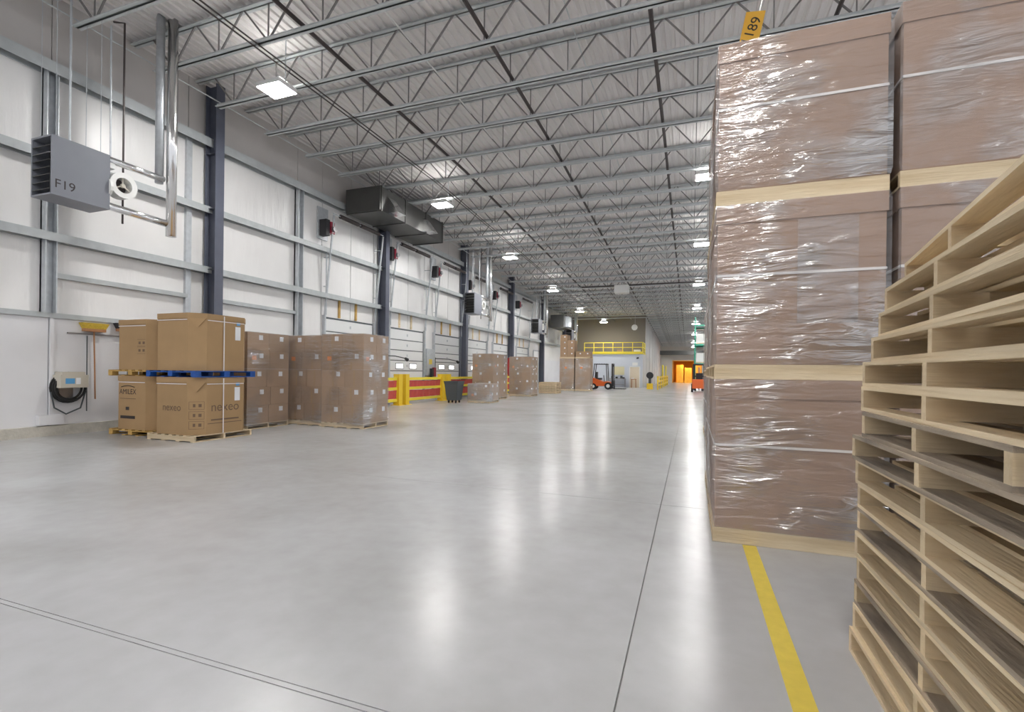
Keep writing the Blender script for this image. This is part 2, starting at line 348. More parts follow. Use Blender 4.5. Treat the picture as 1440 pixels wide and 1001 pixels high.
# ---------------------------------------------------------------- pallets
def pallet_proto(name,W,D,H,mt,ms,blocks=False,flush=False):
    """W along X (stringer length), D along Y (deck board length)"""
    t=bpy.data.objects.new(name,None); col.objects.link(t); t.empty_display_size=.1
    th=.018; nb=7; bw=.095; y0=.04 if flush else 0
    me=MB().box(-bw/2,bw/2,y0,D-y0,0,th).mesh('deck_board',mt); 
    for i in range(nb): link('deck_board',me,t,(bw/2+(W-bw)*i/(nb-1),0,H-th))
    for i in range(4): link('deck_board',me,t,(bw/2+(W-bw)*i/3,0,0))
    if blocks:
        mb=MB().box(-.06,.06,-.06,.06,th,H-th-.015).mesh('block',ms)
        for i in range(3):
            for j in range(3): link('block',mb,t,(.06+(W-.12)*i/2,.06+(D-.12)*j/2,0))
        mc=MB().box(0,W,-.06,.06,H-th-.015,H-th).mesh('cross_board',ms)
        for j in range(3): link('cross_board',mc,t,(0,.06+(D-.12)*j/2,0))
    else:
        ms_=MB().box(0,W,-.019,.019,th,H-th).mesh('stringer',ms)
        mf=MB().box(0,W,-.019,.019,.002,H).mesh('stringer',ms)
        for j in range(3): link('stringer',mf if flush and j!=1 else ms_,t,(0,.019+(D-.038)*j/2,0))
    return t
_pp={}
def pallet(kind,x,y,z,lab,W=1.15,D=1.15,rz=0,group=None,H=.122,flush=False):
    mm={'pine':(M_wood,M_woodx),'dirty':(M_wooddirty,M_woodx),'yellow':(M_woody,M_woody),'blue':(M_bluep,M_bluep)}[kind]
    k=(kind,round(W,2),round(D,2),round(H,3),flush)
    if k not in _pp:
        _pp[k]=pallet_proto('pallet',W,D,H,*mm,blocks=kind in('blue','yellow'),flush=flush); o=_pp[k]
    else: o=copy_tree(_pp[k])
    o.name='pallet'; o.location=(x,y,z); o.rotation_euler=(0,0,rz); 
    if 'group' in o: del o['group']
    return tag(o,lab,'pallet',group)
# stack of bare pallets on the right
XS=[.77,.785,.79,.80,.79,.80,.80,.79,.775,.79,.81,.815,.85,.88,.905,.985]
for i in range(16):
    z=.1215*i; rz=R([0,-.4,.3,0,.5,0,-.3,.4,0,-.6,-1.2,-1.5,-3,-5,-6,-9][i]); Y1=2.93
    # far left corner fixed at (XS,Y1); rotate about it
    D=1.5 if i!=9 else 1.22; Y1=2.93 if i!=9 else 2.84; c,s=math.cos(rz),math.sin(rz)
    lab=['','second','third','fourth','fifth','sixth','seventh','eighth','ninth','tenth','eleventh','twelfth','thirteenth','fourteenth','second from top',''][i]
    lab=('%s pallet in the bare pallet stack by wrapped boxes'%lab if i==14 else '%s pallet up from the floor in the bare pallet stack'%lab)+(' with grey weathered boards' if i in (2,5,8,9) else '')
    if i==0: lab='bottom pallet of the bare pallet stack, standing on concrete floor'
    if i==15: lab='topmost pallet of the bare stack, skewed with open slats'
    x0=XS[i]+s*D; y0=Y1-c*D
    pallet('dirty' if i in (2,5,8,9) else 'pine',x0,y0,z,lab,1.02,D,rz,'bare pallets in the stack',.1215)
# ---------------------------------------------------------------- tall wrapped gaylord boxes on the right
def gaylord(x,y,z,W,D,H,lab,patch=False,group='tall wrapped boxes',wrap=True):
    t=thing('bulk_box',lab,'box',(x,y,z),0,group)
    MB().box(.015,W-.015,.015,D-.015,0,H-.02).build('body',M_cardw,t)
    MB().box(.004,W-.004,.004,D-.004,H-.15,H).build('lid',M_cardw,t)
    zs=H*.55
    MB().box(.006,W-.006,.006,.012,zs,zs+.02).box(.006,W-.006,D-.012,D-.006,zs,zs+.02).box(.006,.012,.006,D-.006,zs,zs+.02).box(W-.012,W-.006,.006,D-.006,zs,zs+.02).build('strap',M_strap,t)
    if patch: MB().box(W*.5,W*.84,.008,.0125,H*.25,H-.16).build('film_patch',M_film,t)
    if wrap:
        b=MB(); n=10; e=.012
        ring=[(-e,-e)]+[(W*i/n,-e-.012*math.sin(math.pi*i/n)) for i in range(1,n)]+[(W+e,-e)]+[(W+e,D+e),(-e,D+e)]
        zsn=[.001,.05,H*.3,H*.6,H-.06,H]; k=len(ring); vs=[]
        for j,zz in enumerate(zsn):
            q=.01 if j in (0,5) else 0
            for (a,c) in ring: vs.append((a+(q if a<W/2 else -q),c+(q if c<D/2 else -q),zz))
        b.add(vs,[(j*k+i,j*k+(i+1)%k,(j+1)*k+(i+1)%k,(j+1)*k+i) for j in range(len(zsn)-1) for i in range(k)])
        b.build('stretch_wrap',M_film,t)
    return t
def bulk_column(x,y,n,labs,plabs,W=1.2,D=1.2,hs=(1.225,1.31,1.21),patch=()):
    z=0
    for i in range(n):
        pallet('pine',x,y+.01,z,plabs[i],W,D-.02,flush=True); z+=.122
        gaylord(x,y,z+.001,W,D,hs[i],labs[i],i in patch); z+=hs[i]+.001
bulk_column(.185,4.40,3,['lowest film wrapped bulk box, standing across yellow floor stripe','middle film wrapped bulk box with pale film patch and white strap','top film wrapped bulk box beneath the hanging number sign'],
  ['pallet on the floor under the lowest wrapped bulk box','pallet between lowest and middle bulk boxes by the stripe','pallet under the top bulk box beneath the number sign'],patch=(1,))
bulk_column(1.435,4.36,3,['lowest bulk box in the column behind the bare pallet stack','second bulk box in the column behind the bare pallet stack','upper bulk box of column behind bare pallets, reaching the roof line'],
  ['floor pallet in the column behind the bare pallet stack','second pallet up in the column behind the bare pallets','third pallet up in the column behind the bare pallets'],W=1.22,hs=(1.225,1.31,1.24))
for y,n in ((5.75,3),(8.98,2),(10.3,2),(11.7,2)):
    k={5.75:'directly behind the tall wrapped front column',8.98:'in the second aisle row past the front columns',10.3:'in the third aisle row past the front columns',11.7:'at the far end of the short aisle row'}[y]
    bulk_column(.19 if y<8 else .30,y,n,['%s wrapped bulk box %s'%(q,k) for q in ('lowest','second','third')],['%s pallet of the bulk box column %s'%(q,k) for q in ('floor','second','third')])
# hanging number sign
t=thing('aisle_sign','orange hanging aisle sign numbered 189 above the wrapped boxes','sign',(.80,8.0,6.52),R(-6)); t.rotation_euler=(0,R(12),R(-6))
MB().prism([(-.13,-.012),(.13,-.012),(.13,.012),(-.13,.012)],-.3,.22).build('card',M_tagm,t)
text_on('1189',M_ink,t,(0,-.014,-.06),(.25,0,1),(-1,0,.25),.2,'printed_number')
MB().tube([(.05,0,.2),(.07,0,1.5)],.008,6).build('cord',M_white,t)
# ---------------------------------------------------------------- octagonal bins on the left
def octabin(x,y,z,S,H,lab,kind):
    t=thing('octagonal_bin',lab,'box',(x,y,z),0,'octagonal cardboard bins')
    c=.22
    def octo(e): 
        a,b=-e,S+e; q=c+e*.4
        return [(a+q,a),(b-q,a),(b,a+q),(b,b-q),(b-q,b),(a+q,b),(a,b-q),(a,a+q)]
    MB().prism(octo(0),0,H-.01).build('body',M_card2,t); MB().prism(octo(.012),H-.1,H).build('lid',M_card2,t)
    # triangular folded flap on the corner facing the aisle
    n=Vector((1,-1,0)).normalized(); mid=Vector((S-c/2,c/2,0)); e=Vector((1,1,0)).normalized()
    p=[mid+e*c*.62+n*.016,mid-e*c*.62+n*.016,mid+n*.02]; 
    b=MB(); b.add([(p[0].x,p[0].y,H-.1),(p[1].x,p[1].y,H-.1),(p[2].x,p[2].y,H-.28),(p[0].x-.02,p[0].y+.02,H-.1),(p[1].x-.02,p[1].y+.02,H-.1),(p[2].x-.02,p[2].y+.02,H-.27)],[(0,1,2),(5,4,3),(0,3,4,1),(1,4,5,2),(2,5,3,0)]); b.build('corner_flap',M_card2,t)
    f=S-c
    if kind!='top_plain': MB().box(c,f,-.016,-.013,H-.135,H-.12).box(S+.013,S+.016,c,f,H-.135,H-.12).build('tape_strip',M_strap,t)
    if kind in('right','right_top'):
        MB().box(S+.002,S+.006,f-.20,f-.08,H-.47,H-.2).build('paper_label',M_label,t); MB().box(S+.002,S+.006,f-.17,f-.09,H-.17,H-.11).build('blue_sticker',M_blues,t)
        MB().box(S+.013,S+.019,c+.42*(f-c),c+.42*(f-c)+.02,0,H-.02).build('strap',M_strap,t)
    if kind=='right':
        text_on('nexeo',M_ink2,t,((c+f)/2,-.003,H*.47),(1,0,0),(0,0,1),.2); text_on('nexeo',M_ink2,t,(S+.003,(c+f)/2+.0,H*.47),(0,1,0),(0,0,1),.25)
        MB().box(S+.001,S+.004,c+.1,f-.1,H*.235,H*.26).build('printed_line',M_ink2,t); MB().box(S+.001,S+.004,c+.03,f-.03,H*.18,H*.192).build('printed_line',M_ink2,t)
        for k in range(3):
            zc=H*(.17+.17*k); b=MB(); q=.125
            for (u0,u1,v0,v1) in ((-q,q,-.075,-.069),(-q,q,.069,.075),(-q,-q+.006,-.075,.075),(q-.006,q,-.075,.075),(-.06,-.02,-.03,.03),(.03,.08,-.03,.03)):
                P=[mid+e*u+n*.003 for u in (u0,u1)]; b.add([(P[0].x,P[0].y,zc+v0),(P[1].x,P[1].y,zc+v0),(P[1].x,P[1].y,zc+v1),(P[0].x,P[0].y,zc+v1)],[(0,1,2,3)])
            b.build('printed_icons',M_ink2,t)
    if kind=='left':
        xc=(c+f)/2-.12
        text_on('AMILEX',M_ink,t,(xc,-.003,H*.70),(1,0,0),(0,0,1),.15); MB().tube([(xc-.2+.4*i/8,-.004,H*.79+.03*math.sin(math.pi*i/8)) for i in range(9)],.008,4).build('printed_swoosh',M_ink,t)
        MB().box(xc-.24,xc+.24,-.003,-.0005,H*.57,H*.58).build('printed_line',M_ink2,t); MB().box(xc-.06,xc+.04,-.003,-.0005,H*.36,H*.42).build('printed_mark',M_ink,t); MB().box(xc-.22,xc+.22,-.003,-.0005,H*.2,H*.255).build('printed_bar',M_ink,t)
    if kind=='left_top':
        b=MB()
        for v in (.32,.47): b.box(f-.26,f-.02,-.003,-.0005,H*v,H*v+.006).box(f-.26,f-.02,-.003,-.0005,H*(v+.13),H*(v+.13)+.006).box(f-.22,f-.16,-.003,-.0005,H*(v+.04),H*(v+.09)).box(f-.1,f-.04,-.003,-.0005,H*(v+.04),H*(v+.09))
        b.build('printed_icons',M_ink2,t)
    return t
Bx,By=-9.9,6.55; Ax,Ay=-11.3,6.72
pallet('pine',Bx-.02,By-.02,0,'pale wooden pallet on the floor under printed octagonal bin',1.27,1.27)
octabin(Bx,By,.123,1.25,1.09,'lower octagonal bin printed with large lowercase lettering and strap','right')
pallet('blue',Bx-.04,By-.04,1.215,'bright blue pallet between two stacked octagonal bins',1.33,1.33)
octabin(Bx,By,1.338,1.25,1.09,'upper octagonal bin resting on the blue pallet','right_top')
pallet('yellow',Ax-.04,Ay-.02,0,'yellow brown pallet on floor under the logo printed octagonal bin',1.3,1.3)
octabin(Ax,Ay,.123,1.25,1.09,'lower octagonal bin with black logo print, beside broom wall','left')
pallet('yellow',Ax-.06,Ay-.03,1.215,'yellow brown pallet between stacked bins nearest the broom wall',1.33,1.33)
octabin(Ax,Ay,1.338,1.25,1.02,'upper octagonal bin on yellow pallet, nearest the brooms','left_top')
# ---------------------------------------------------------------- carton stacks
def carton_stack(x,y,W,D,nl,lh,lab,group,stick=3,mat_=None,film=M_film,plab=None,lod=2,top=None):
    pallet('pine',x,y,0,plab,W,D); z=.123
    me_lab=MB().box(-.055,.055,-.003,0,-.055,.055).mesh('shipping_label',M_label); me_or=MB().box(-.06,.06,-.003,0,-.05,.05).mesh('orange_sticker',M_orgs)
    for l in range(nl):
        sx=[.5,.42,.56,.42,.5][l%5]*W; sy=[.5,.55,.45,.52,.5][l%5]*D
        for i,(xa,xb) in enumerate(((0,sx),(sx,W))):
            for j,(ya,yb) in enumerate(((0,sy),(sy,D))):
                has=(l==stick and j==0 and i==0)
                t=thing('carton',('orange stickered carton in the '+lab) if has else ('brown carton in the '+lab),'carton',(x+xa,y+ya,z),0,group+(' with orange stickers' if has else ''))
                w_,d_=xb-xa-.006,yb-ya-.006
                MB().box(.003,w_,.003,d_,0,lh-.004).build('body',mat_ or M_card,t)
                MB().box(w_*.47,w_*.53,.001,.0028,.0,lh-.004).build('tape',M_card2,t)
                if lod:
                    if j==0 and (l+i)%2==0: link('shipping_label',me_lab,t,(w_*.72,.002,lh*.74))
                    if has: link('orange_sticker',me_or,t,(w_*.45,.002,lh*.62))
                    if i==1:
                        o=link('shipping_label',me_lab,t,(w_+.001,d_*.62,lh*.72)); o.rotation_euler=(0,0,R(90))
                        if l==stick and j==0: o=link('orange_sticker',me_or,t,(w_+.001,d_*.3,lh*.6)); o.rotation_euler=(0,0,R(90))
        z+=lh
    e=.012; H=z+.005
    b=MB(); vs=[]; ring=[(-e,-e),(W*.33,-e-.008),(W*.66,-e-.008),(W+e,-e),(W+e+.008,D*.5),(W+e,D+e),(-e,D+e),(-e-.006,D*.5)]
    zs=[.06,.16,H*.5,H-.05,H+.003]; k=len(ring)
    for zz in zs: vs+=[(a,c,zz) for a,c in ring]
    b.add(vs,[(j*k+i,j*k+(i+1)%k,(j+1)*k+(i+1)%k,(j+1)*k+i) for j in range(len(zs)-1) for i in range(k)]+[tuple((len(zs)-1)*k+i for i in range(k))])
    o=b.build('stretch_wrap',film); o.location=(x,y,0); tag(o,'clear stretch wrap around the '+lab,'stretch wrap')
S3=['wrapped stack beside the octagonal bins','wrapped stack set in the inner corner','wrapped stack nearest the yellow dock barriers']
carton_stack(-10.52,8.36,1.1,1.22,5,.422,S3[0],'cartons beside the bins',plab='pallet under the carton stack beside the octagonal bins',stick=3)
carton_stack(-9.62,9.72,1.12,1.1,5,.422,S3[1],'cartons in the corner stack',plab='pallet under the carton stack set in the corner',stick=3)
carton_stack(-8.42,9.60,1.22,1.0,5,.424,S3[2],'cartons nearest the barriers',plab='pallet under the carton stack nearest dock barriers',stick=3)
carton_stack(-9.28,19.75,1.05,1.1,2,.36,'low clear wrapped pallet beside the grey bin','cartons on the low load',film=M_clear,plab='pallet under the low clear wrapped load',stick=0)
carton_stack(-10.05,21.9,1.1,1.9,5,.425,'tall wrapped load right behind the low clear one','cartons behind the low load',plab='pallet under the tall load behind the low clear one')
carton_stack(-9.75,26.3,1.3,1.3,5,.425,'tall wrapped load before the red wrapped column','cartons before the red column',plab='pallet under the tall load before the red column')
# big far loads
for i,(x,w_) in enumerate(((-9.35,1.12),(-8.15,1.12))):
    k=['higher far load beside exit door','lower far load next to the forklift'][i]
    pallet('pine',x,36.2,0,'floor pallet of the '+k,w_,1.15)
    t=thing('wrapped_load','lower wrapped brown block of the '+k,'wrapped load',(x,36.2,.123)); MB().box(.01,w_-.01,.01,1.14,0,2.3).build('body',M_card,t); MB().box(-.005,w_+.005,-.005,1.155,0,2.31).build('stretch_wrap',M_film,t); MB().box(.4,.55,-.008,-.006,1.55,1.68).build('orange_sticker',M_orgs,t)
    pallet('pine',x,36.2,2.434,'raised pallet on the lower block of the '+k,w_,1.15)
    for j in range(2):
        for l in range(([4,3],[1,1])[i][j]):
            t=thing('carton','brown carton on raised pallet of the '+k,'carton',(x+.02+j*.55,36.25,2.557+l*.42),0,'cartons on raised pallet %s'%('of the higher load' if i==0 else 'of the shorter load'))
            MB().box(0,.53,0,1,0,.415).build('body',M_card,t); MB().box(.3,.4,-.004,-.001,.2,.3).build('shipping_label',M_label,t)
for k in range(6): pallet('pine',-9.3,30.6,.1225*k,'bare pallet in the low far pile beside the dock barriers',1.2,1.2,0,'bare pallets in the far pile')
# ---------------------------------------------------------------- dock doors
def dock_door(i,y0,y1,det=True):
    d=struct(MB().box(XL-.019,XL-.013,y0-.05,y1+.05,0,3.25).build('door_%d'%i,M_bin)); n=7; hh=3.2/n
    for k in range(n):
        z0=k*hh; b=MB().box(XL-.012,XL+.01,y0,y1,z0+.018,z0+hh-.018).box(XL+.01,XL+.016,y0,y1,z0+.03,z0+.06).box(XL+.01,XL+.016,y0,y1,z0+hh-.06,z0+hh-.03); s=b.build('door_section',M_door,d)
        if k==3:
            for f in (.28,.68): 
                yc=y0+(y1-y0)*f; MB().box(XL+.012,XL+.022,yc-.31,yc+.31,z0+.08,z0+.34).build('window_frame',M_black,s); MB().box(XL+.023,XL+.026,yc-.27,yc+.27,z0+.11,z0+.31).build('window_pane',M_pane,s)
        MB().box(XL+.01,XL+.03,(y0+y1)/2-.03,(y0+y1)/2+.03,z0+hh/2-.05,z0+hh/2+.05).build('hinge',M_galv,s)
    for yy,s in ((y0-.09,-1),(y1+.09,1)):
        MB().box(XL-.03,XL+.10,yy-.03,yy+.03,0,3.3).build('track',M_galv,d)
        MB().bar((XL+.06,yy,3.3),(XL+.42,yy,6.75),.05).bar((XL+.12,yy,3.3),(XL+.12,yy,5.5),.035).build('high_lift_track',M_galv,d)
        for z in (4.3,5.3,6.2): MB().bar((XL,yy,z),(XL+.06+.36*(z-3.3)/3.45,yy,z),.025).build('track_bracket',M_galv,d)
    MB().tube([(XL+.40,y0-.12,6.8),(XL+.40,y1+.12,6.8)],.02,8).build('shaft',M_galv,d)
    MB().tube([(XL+.40,y0+.25,6.8),(XL+.40,(y0+y1)/2-.1,6.8)],.075,10).tube([(XL+.40,(y0+y1)/2+.05,6.8),(XL+.40,y1-.15,6.8)],.075,10).build('torsion_spring',M_pipe,d)
    for f in (.27,.62): 
        yc=y0+(y1-y0)*f; MB().box(XL-.02,XL+.03,yc-.045,yc+.045,3.27,3.91).build('wood_stud',M_woody if i%2 else M_wood,d)
    t=thing('door_operator','maroon and black door operator motor above dock door '+['next to the octagonal bins','past the first steel column','beside the louvred heater','behind the louvred heater','second past the louvred heater','at the far end'][i-1],'motor',(XL+.02,y0-.2,6.2))
    MB().box(0,.32,-.18,.0,-.2,.35).build('black_case',M_black,t); MB().box(.05,.36,.0,.2,-.1,.3).build('maroon_case',M_maroon,t); MB().tube([(.38,.1,.05),(.46,.1,.05)],.09,10).build('pulley',M_chrome,t); MB().box(-.03,.02,-.25,.25,-.3,.8).build('mounting_plate',M_galv,t)
DY=[(13.93,16.63),(17.85,20.62),(21.72,24.52),(25.6,28.35),(29.45,32.2),(34.0,36.7)]
for i,(a,b) in enumerate(DY): dock_door(i+1,a,b)
ex=struct(MB().box(XL-.04,XL+.03,38.2,40.2,0,3.1).build('door_7',mat('bright white door',(.92,.92,.92),.4)))
MB().box(XL+.03,XL+.05,38.1,38.2,0,3.2).box(XL+.03,XL+.05,40.2,40.3,0,3.2).box(XL+.03,XL+.05,38.1,40.3,3.1,3.2).build('door_frame',M_galv,ex)
for y,lab in ((21.17,'grey dock control panel with yellow sticker between dock doors'),(28.9,'grey dock control panel behind the wrapped loads')):
    t=thing('dock_control_panel',lab,'control panel',(XL,y,1.15)); MB().box(0,.16,-.4,.4,0,1.3).build('case',M_galv,t); MB().box(.161,.165,-.2,.1,.55,.8).build('yellow_sticker',M_tape,t)
    MB().box(.16,.3,-.12,.05,-.1,.35).build('black_unit',M_black,t); MB().box(.16,.26,.12,.34,-.05,.4).build('maroon_unit',M_maroon,t)
for y,l in ((16.95,.9),(21.68,1.0),(25.0,1.0)):
    t=thing('dock_light_arm','black swing arm dock light beside '+{16.95:'first dock door',21.68:'the control panel',25.0:'the louvred heater column'}[y],'lamp',(XL+.1,y,1.95))
    MB().tube([(0,0,-.4),(0,0,.1)],.03,8).build('bracket',M_black,t); MB().tube([(0,0,.05),(.5,l*.5,.03),(.7,l,-.05)],.022,6).build('arm',M_black,t); MB().tube([(.7,l,-.05),(.74,l+.12,-.12)],.05,8,.08).build('lamp_head',M_black,t); MB().box(-.1,.0,-.06,.06,-.9,-.2).build('switch_box',M_black,t)
# ---------------------------------------------------------------- yellow barriers with red mesh
me_post=MB().box(-.13,.13,-.13,.13,.02,1.24).box(-.2,.2,-.2,.2,0,.02).mesh('post',M_yel)
def barrier(y0,y1,lab,x=-10.95):
    t=thing('dock_barrier',lab,'barrier',(x,y0,0),0,'yellow dock barriers'); L_=y1-y0
    for yy in (.15,L_-.15): link('post',me_post,t,(0,yy,0))
    for z in (1.05,.66,.2): MB().box(-.04,.04,.28,L_-.28,z-.055,z+.055).build('rail',M_yel2,t)
    for z0,z1 in ((.72,.99),(.27,.6)):
        n=16; vs=[]; 
        for i in range(n+1):
            yy=.3+(L_-.6)*i/n; dx=.015*math.sin(i*2.1); sg=.03*math.sin(math.pi*i/n)
            vs+=[(dx+.0,yy,z0-sg*.3),(dx+.02,yy,z1-sg)]
        MB().add(vs,[(2*i,2*i+2,2*i+3,2*i+1) for i in range(n)]).build('red_mesh',M_red,t)
for i,(a,b) in enumerate(((13.35,16.95),(17.15,20.55),(20.85,24.4),(24.75,28.2),(28.6,32.0))):
    barrier(a,b,'yellow barrier with red mesh in front of '+['the dock door nearest carton stacks','the second dock door, fully in view','the dock door behind the grey bin','the door behind tall wrapped loads','the door by the far pallet pile'][i])
# grey bin
t=thing('waste_bin','dark grey wheeled waste bin standing at the yellow barrier','bin',(-9.72,19.3,0))
b=MB(); vs=[]
for z,s in ((.12,.24),(.8,.31),(.92,.34),(.95,.34),(.95,.30),(.16,.22)):
    vs+=[(-s,-s,z),(s,-s,z),(s,s,z),(-s,s,z)]
b.add(vs,[(j*4+i,j*4+(i+1)%4,j*4+4+(i+1)%4,j*4+4+i) for j in range(5) for i in range(4)]+[(3,2,1,0),(20,21,22,23)]).build('tub',M_bin,t)
for sx in (-.17,.17):
    for sy in (-.17,.17): MB().tube([(sx-.02,sy,.06),(sx+.02,sy,.06)],.06,10).box(sx-.03,sx+.03,sy-.03,sy+.03,.06,.13).build('caster',M_rubber,t)
# ---------------------------------------------------------------- unit heaters with flues
def heater(x,y,z,lab,text=None,flue=True,W=.6,L_=.92,H=1.05):
    t=thing('unit_heater',lab,'heater',(x,y,z))
    MB().box(-W,0,.0,L_,.0,.03).box(-W,0,.0,L_,H-.03,H).box(-.03,0,.0,L_,.03,H-.03).box(-W,-W+.03,.0,L_,.03,H-.03).box(-W+.03,-.03,L_-.03,L_,.03,H-.03).build('case',M_heater,t)
    MB().box(-W+.03,-.03,.25,.27,.03,H-.03).build('heat_exchanger',M_dark,t)
    for k in range(7): 
        zz=.1+k*(H-.16)/7; MB().add([(-W+.03,.0,zz),(-.03,.0,zz),(-.03,.10,zz+.06),(-W+.03,.10,zz+.06),(-W+.03,.0,zz+.01),(-.03,.0,zz+.01),(-.03,.10,zz+.07),(-W+.03,.10,zz+.07)],[(0,3,2,1),(4,5,6,7),(0,1,5,4),(1,2,6,5),(2,3,7,6),(3,0,4,7)]).build('louvre',M_dark if k!=5 else M_chrome,t)
    if text: text_on(text,M_ink,t,(.003,.2,.2),(0,1,0),(0,0,1),.22)
    yb=L_
    MB().tube([(-.14,yb-.02,.45),(-.14,yb+.03,.45)],.2,16).build('fan_collar',M_white,t); 
    me=MB(); n=20; R1,R2=.25,.15; vs=[]
    for i in range(n):
        a=2*math.pi*i/n; ca,sa=math.cos(a),math.sin(a)
        vs+=[(.02,yb+.24+R1*ca,.55+R1*sa),(.02,yb+.24+R2*ca,.55+R2*sa),(-.2,yb+.24+R1*ca,.55+R1*sa),(-.2,yb+.24+R2*ca,.55+R2*sa)]
    fs=[]
    for i in range(n):
        a=4*i; c=4*((i+1)%n); fs+=[(a,c,c+1,a+1),(a+2,a+3,c+3,c+2),(a,a+2,c+2,c),(a+1,c+1,c+3,a+3)]
    me.add(vs,fs).build('fan_housing',M_white,t)
    b=MB(); 
    for k in range(3):
        a=R(90+120*k); b.bar((-.03,yb+.24,.55),(-.03,yb+.24+.16*math.cos(a),.55+.16*math.sin(a)),.02)
    b.tube([(-.05,yb+.24,.55),(.0,yb+.24,.55)],.04,8).build('fan_spider',M_beige,t)
    MB().tube([(-.18,yb+.24,.55),(-.19,yb+.24,.55)],.15,16).build('fan_core',M_pipe,t)
    MB().box(-.2,-.02,yb,yb+.1,.82,.98).build('control_box',M_white,t)
    zt=zr(y)-z
    for xx,yy in ((-.08,.1),(-.52,.1),(-.08,.8),(-.52,.8)): MB().tube([(xx,yy,H),(xx,yy,zt+.1)],.006,5).build('hanger_rod',M_galv,t)
    if flue:
        MB().tube([(-.05,yb,.98),(-.05,yb+1.05,.98)],.065,12).build('flue_branch',M_shiny,t,smooth=True); MB().tube([(-.05,yb,.08),(-.05,yb+1.2,.06)],.075,12).build('flue_branch',M_shiny,t,smooth=True)
        MB().tube([(-.02,yb+1.2,-.2),(-.02,yb+1.2,zt+.95)],.10,16).build('flue_riser',M_shiny,t,smooth=True)
        MB().tube([(-.14,yb+1.02,.9),(-.14,yb+1.02,zt+.95)],.08,14).build('intake_riser',M_galv,t,smooth=True)
        MB().tube([(-.2,yb+.35,-.15),(-.2,yb+.35,zt+.3),(-.45,yb+.3,zt+.35)],.02,6).build('gas_pipe',M_pipe,t)
        MB().tube([(-.3,yb-.5,H),(-.3,yb-.5,zt+.2)],.02,6).build('conduit',M_galv,t); MB().tube([(-.2,yb+.12,1.0),(-.22,yb+.12,zt+.1)],.018,6).build('conduit',M_galv,t)
heater(-10.56,5.29,4.42,'big grey unit heater marked F19 hung near the left wall','F19')
heater(-10.3,22.6,4.32,'louvred grey unit heater hung past the ceiling air duct')
heater(-10.5,34.4,4.25,'third grey unit heater hung above the far carton loads')
heater(-10.4,44.6,4.3,'small distant unit heater hung near the mezzanine')
# ---------------------------------------------------------------- ceiling air duct
def duct(y0,y1,lab):
    t=thing('air_duct',lab,'duct',(-10.9,y0,7.05))
    L_=y1-y0
    MB().box(-.9,.55,0,L_,.0,.85).build('duct_body',M_dark,t)
    for f in (.02,.35,.68,.98): MB().box(-.93,.58,L_*f-.03,L_*f+.03,-.03,.88).build('flange',M_dark,t)
    for f in (.1,.62):
        yc=L_*f; MB().add([(.56,yc,.6),(.56,yc+.5,.6),(1.0,yc,.02),(1.0,yc+.5,.02),(.56,yc,.02),(.56,yc+.5,.02)],[(0,2,3,1),(0,4,2),(1,3,5),(2,4,5,3)]).build('discharge_scoop',M_shiny,t)
    for xx in (-.85,.5):
        for yy in (.3,L_-.3): MB().tube([(xx,yy,.85),(xx,yy,1.0)],.01,5).build('hanger_rod',M_galv,t)
duct(14.6,19.3,'dark boxy air duct with bright scoops under roof by dock doors')
t=thing('air_duct','dark vertical air duct boxes far along the dock wall','duct',(-11.3,41.5,5.3)); MB().box(-.3,.9,0,3,0,1.1).build('duct_body',M_dark,t); MB().box(.9,1.2,.6,1.6,.1,1.0).build('discharge_scoop',M_galv,t); [MB().tube([(xx,yy,1.1),(xx,yy,zr(43)-5.3+.8)],.015,5).build('hanger_rod',M_galv,t) for xx in (-.2,.8) for yy in (.3,2.7)]
# ---------------------------------------------------------------- hose reel and brooms on the wall
t=thing('hose_reel','beige hose reel with coiled black hose on the white wall','hose reel',(XL,6.34,.98))
MB().box(.02,.3,-.24,.24,-.02,.24).box(.02,.27,-.2,.2,.24,.30).build('cover',M_beige,t); MB().box(0,.02,-.12,.12,-.3,.3).build('bracket',M_chrome,t); MB().box(.301,.304,-.16,.0,.06,.17).build('blue_label',M_blues,t); MB().box(.301,.304,.02,.1,.05,.18).build('paper_label',M_label,t)
for k in range(5):
    MB().tube([(.08+.04*(k%3),(.30-.02*k)*math.cos(2*math.pi*i/24),(.30-.015*k)*math.sin(2*math.pi*i/24)-.02) for i in range(25)],.022,6,caps=False).build('hose_coil',M_rubber,t)
MB().tube([(.1,-.3,-.1),(.12,-.25,-.42),(.12,-.05,-.56),(.12,.2,-.45),(.1,.3,-.1)],.016,6).build('hose_tail',M_bin,t)
def broom(y,lab,mh,mb,z=2.2,L_=1.5):
    t=thing('broom',lab,'broom',(XL+.05,y,z)); MB().tube([(.02,0,-.05),(.03,.03,-L_)],.014,8).build('handle',mh,t)
    MB().box(-.03,.08,-.2,.2,-.06,.0).build('head_block',M_handle,t); MB().add([(-.03,-.2,0),(.08,-.2,0),(.08,.2,0),(-.03,.2,0),(-.05,-.25,.12),(.11,-.25,.12),(.11,.25,.12),(-.05,.25,.12)],[(0,3,2,1),(4,5,6,7),(0,1,5,4),(1,2,6,5),(2,3,7,6),(3,0,4,7)]).build('bristles',mb,t)
broom(6.80,'yellow bristled broom with brown handle hung head up on wall',M_handle,M_bristle)
broom(7.45,'black headed push broom hung beside the yellow broom',M_chrome,M_black,2.25,1.6)
tag(MB().box(XL,XL+.03,6.35,8.3,2.07,2.10).build('broom_rack',M_chrome),'thin steel rail holding brooms on the white wall','rack')
tag(MB().tube([(XL+.04,6.69,2.05),(XL+.05,6.69,.45)],.012,6).build('squeegee_pole',M_bin),'dark thin pole hanging left of the yellow broom'.replace('left of','between hose reel and'),'pole')
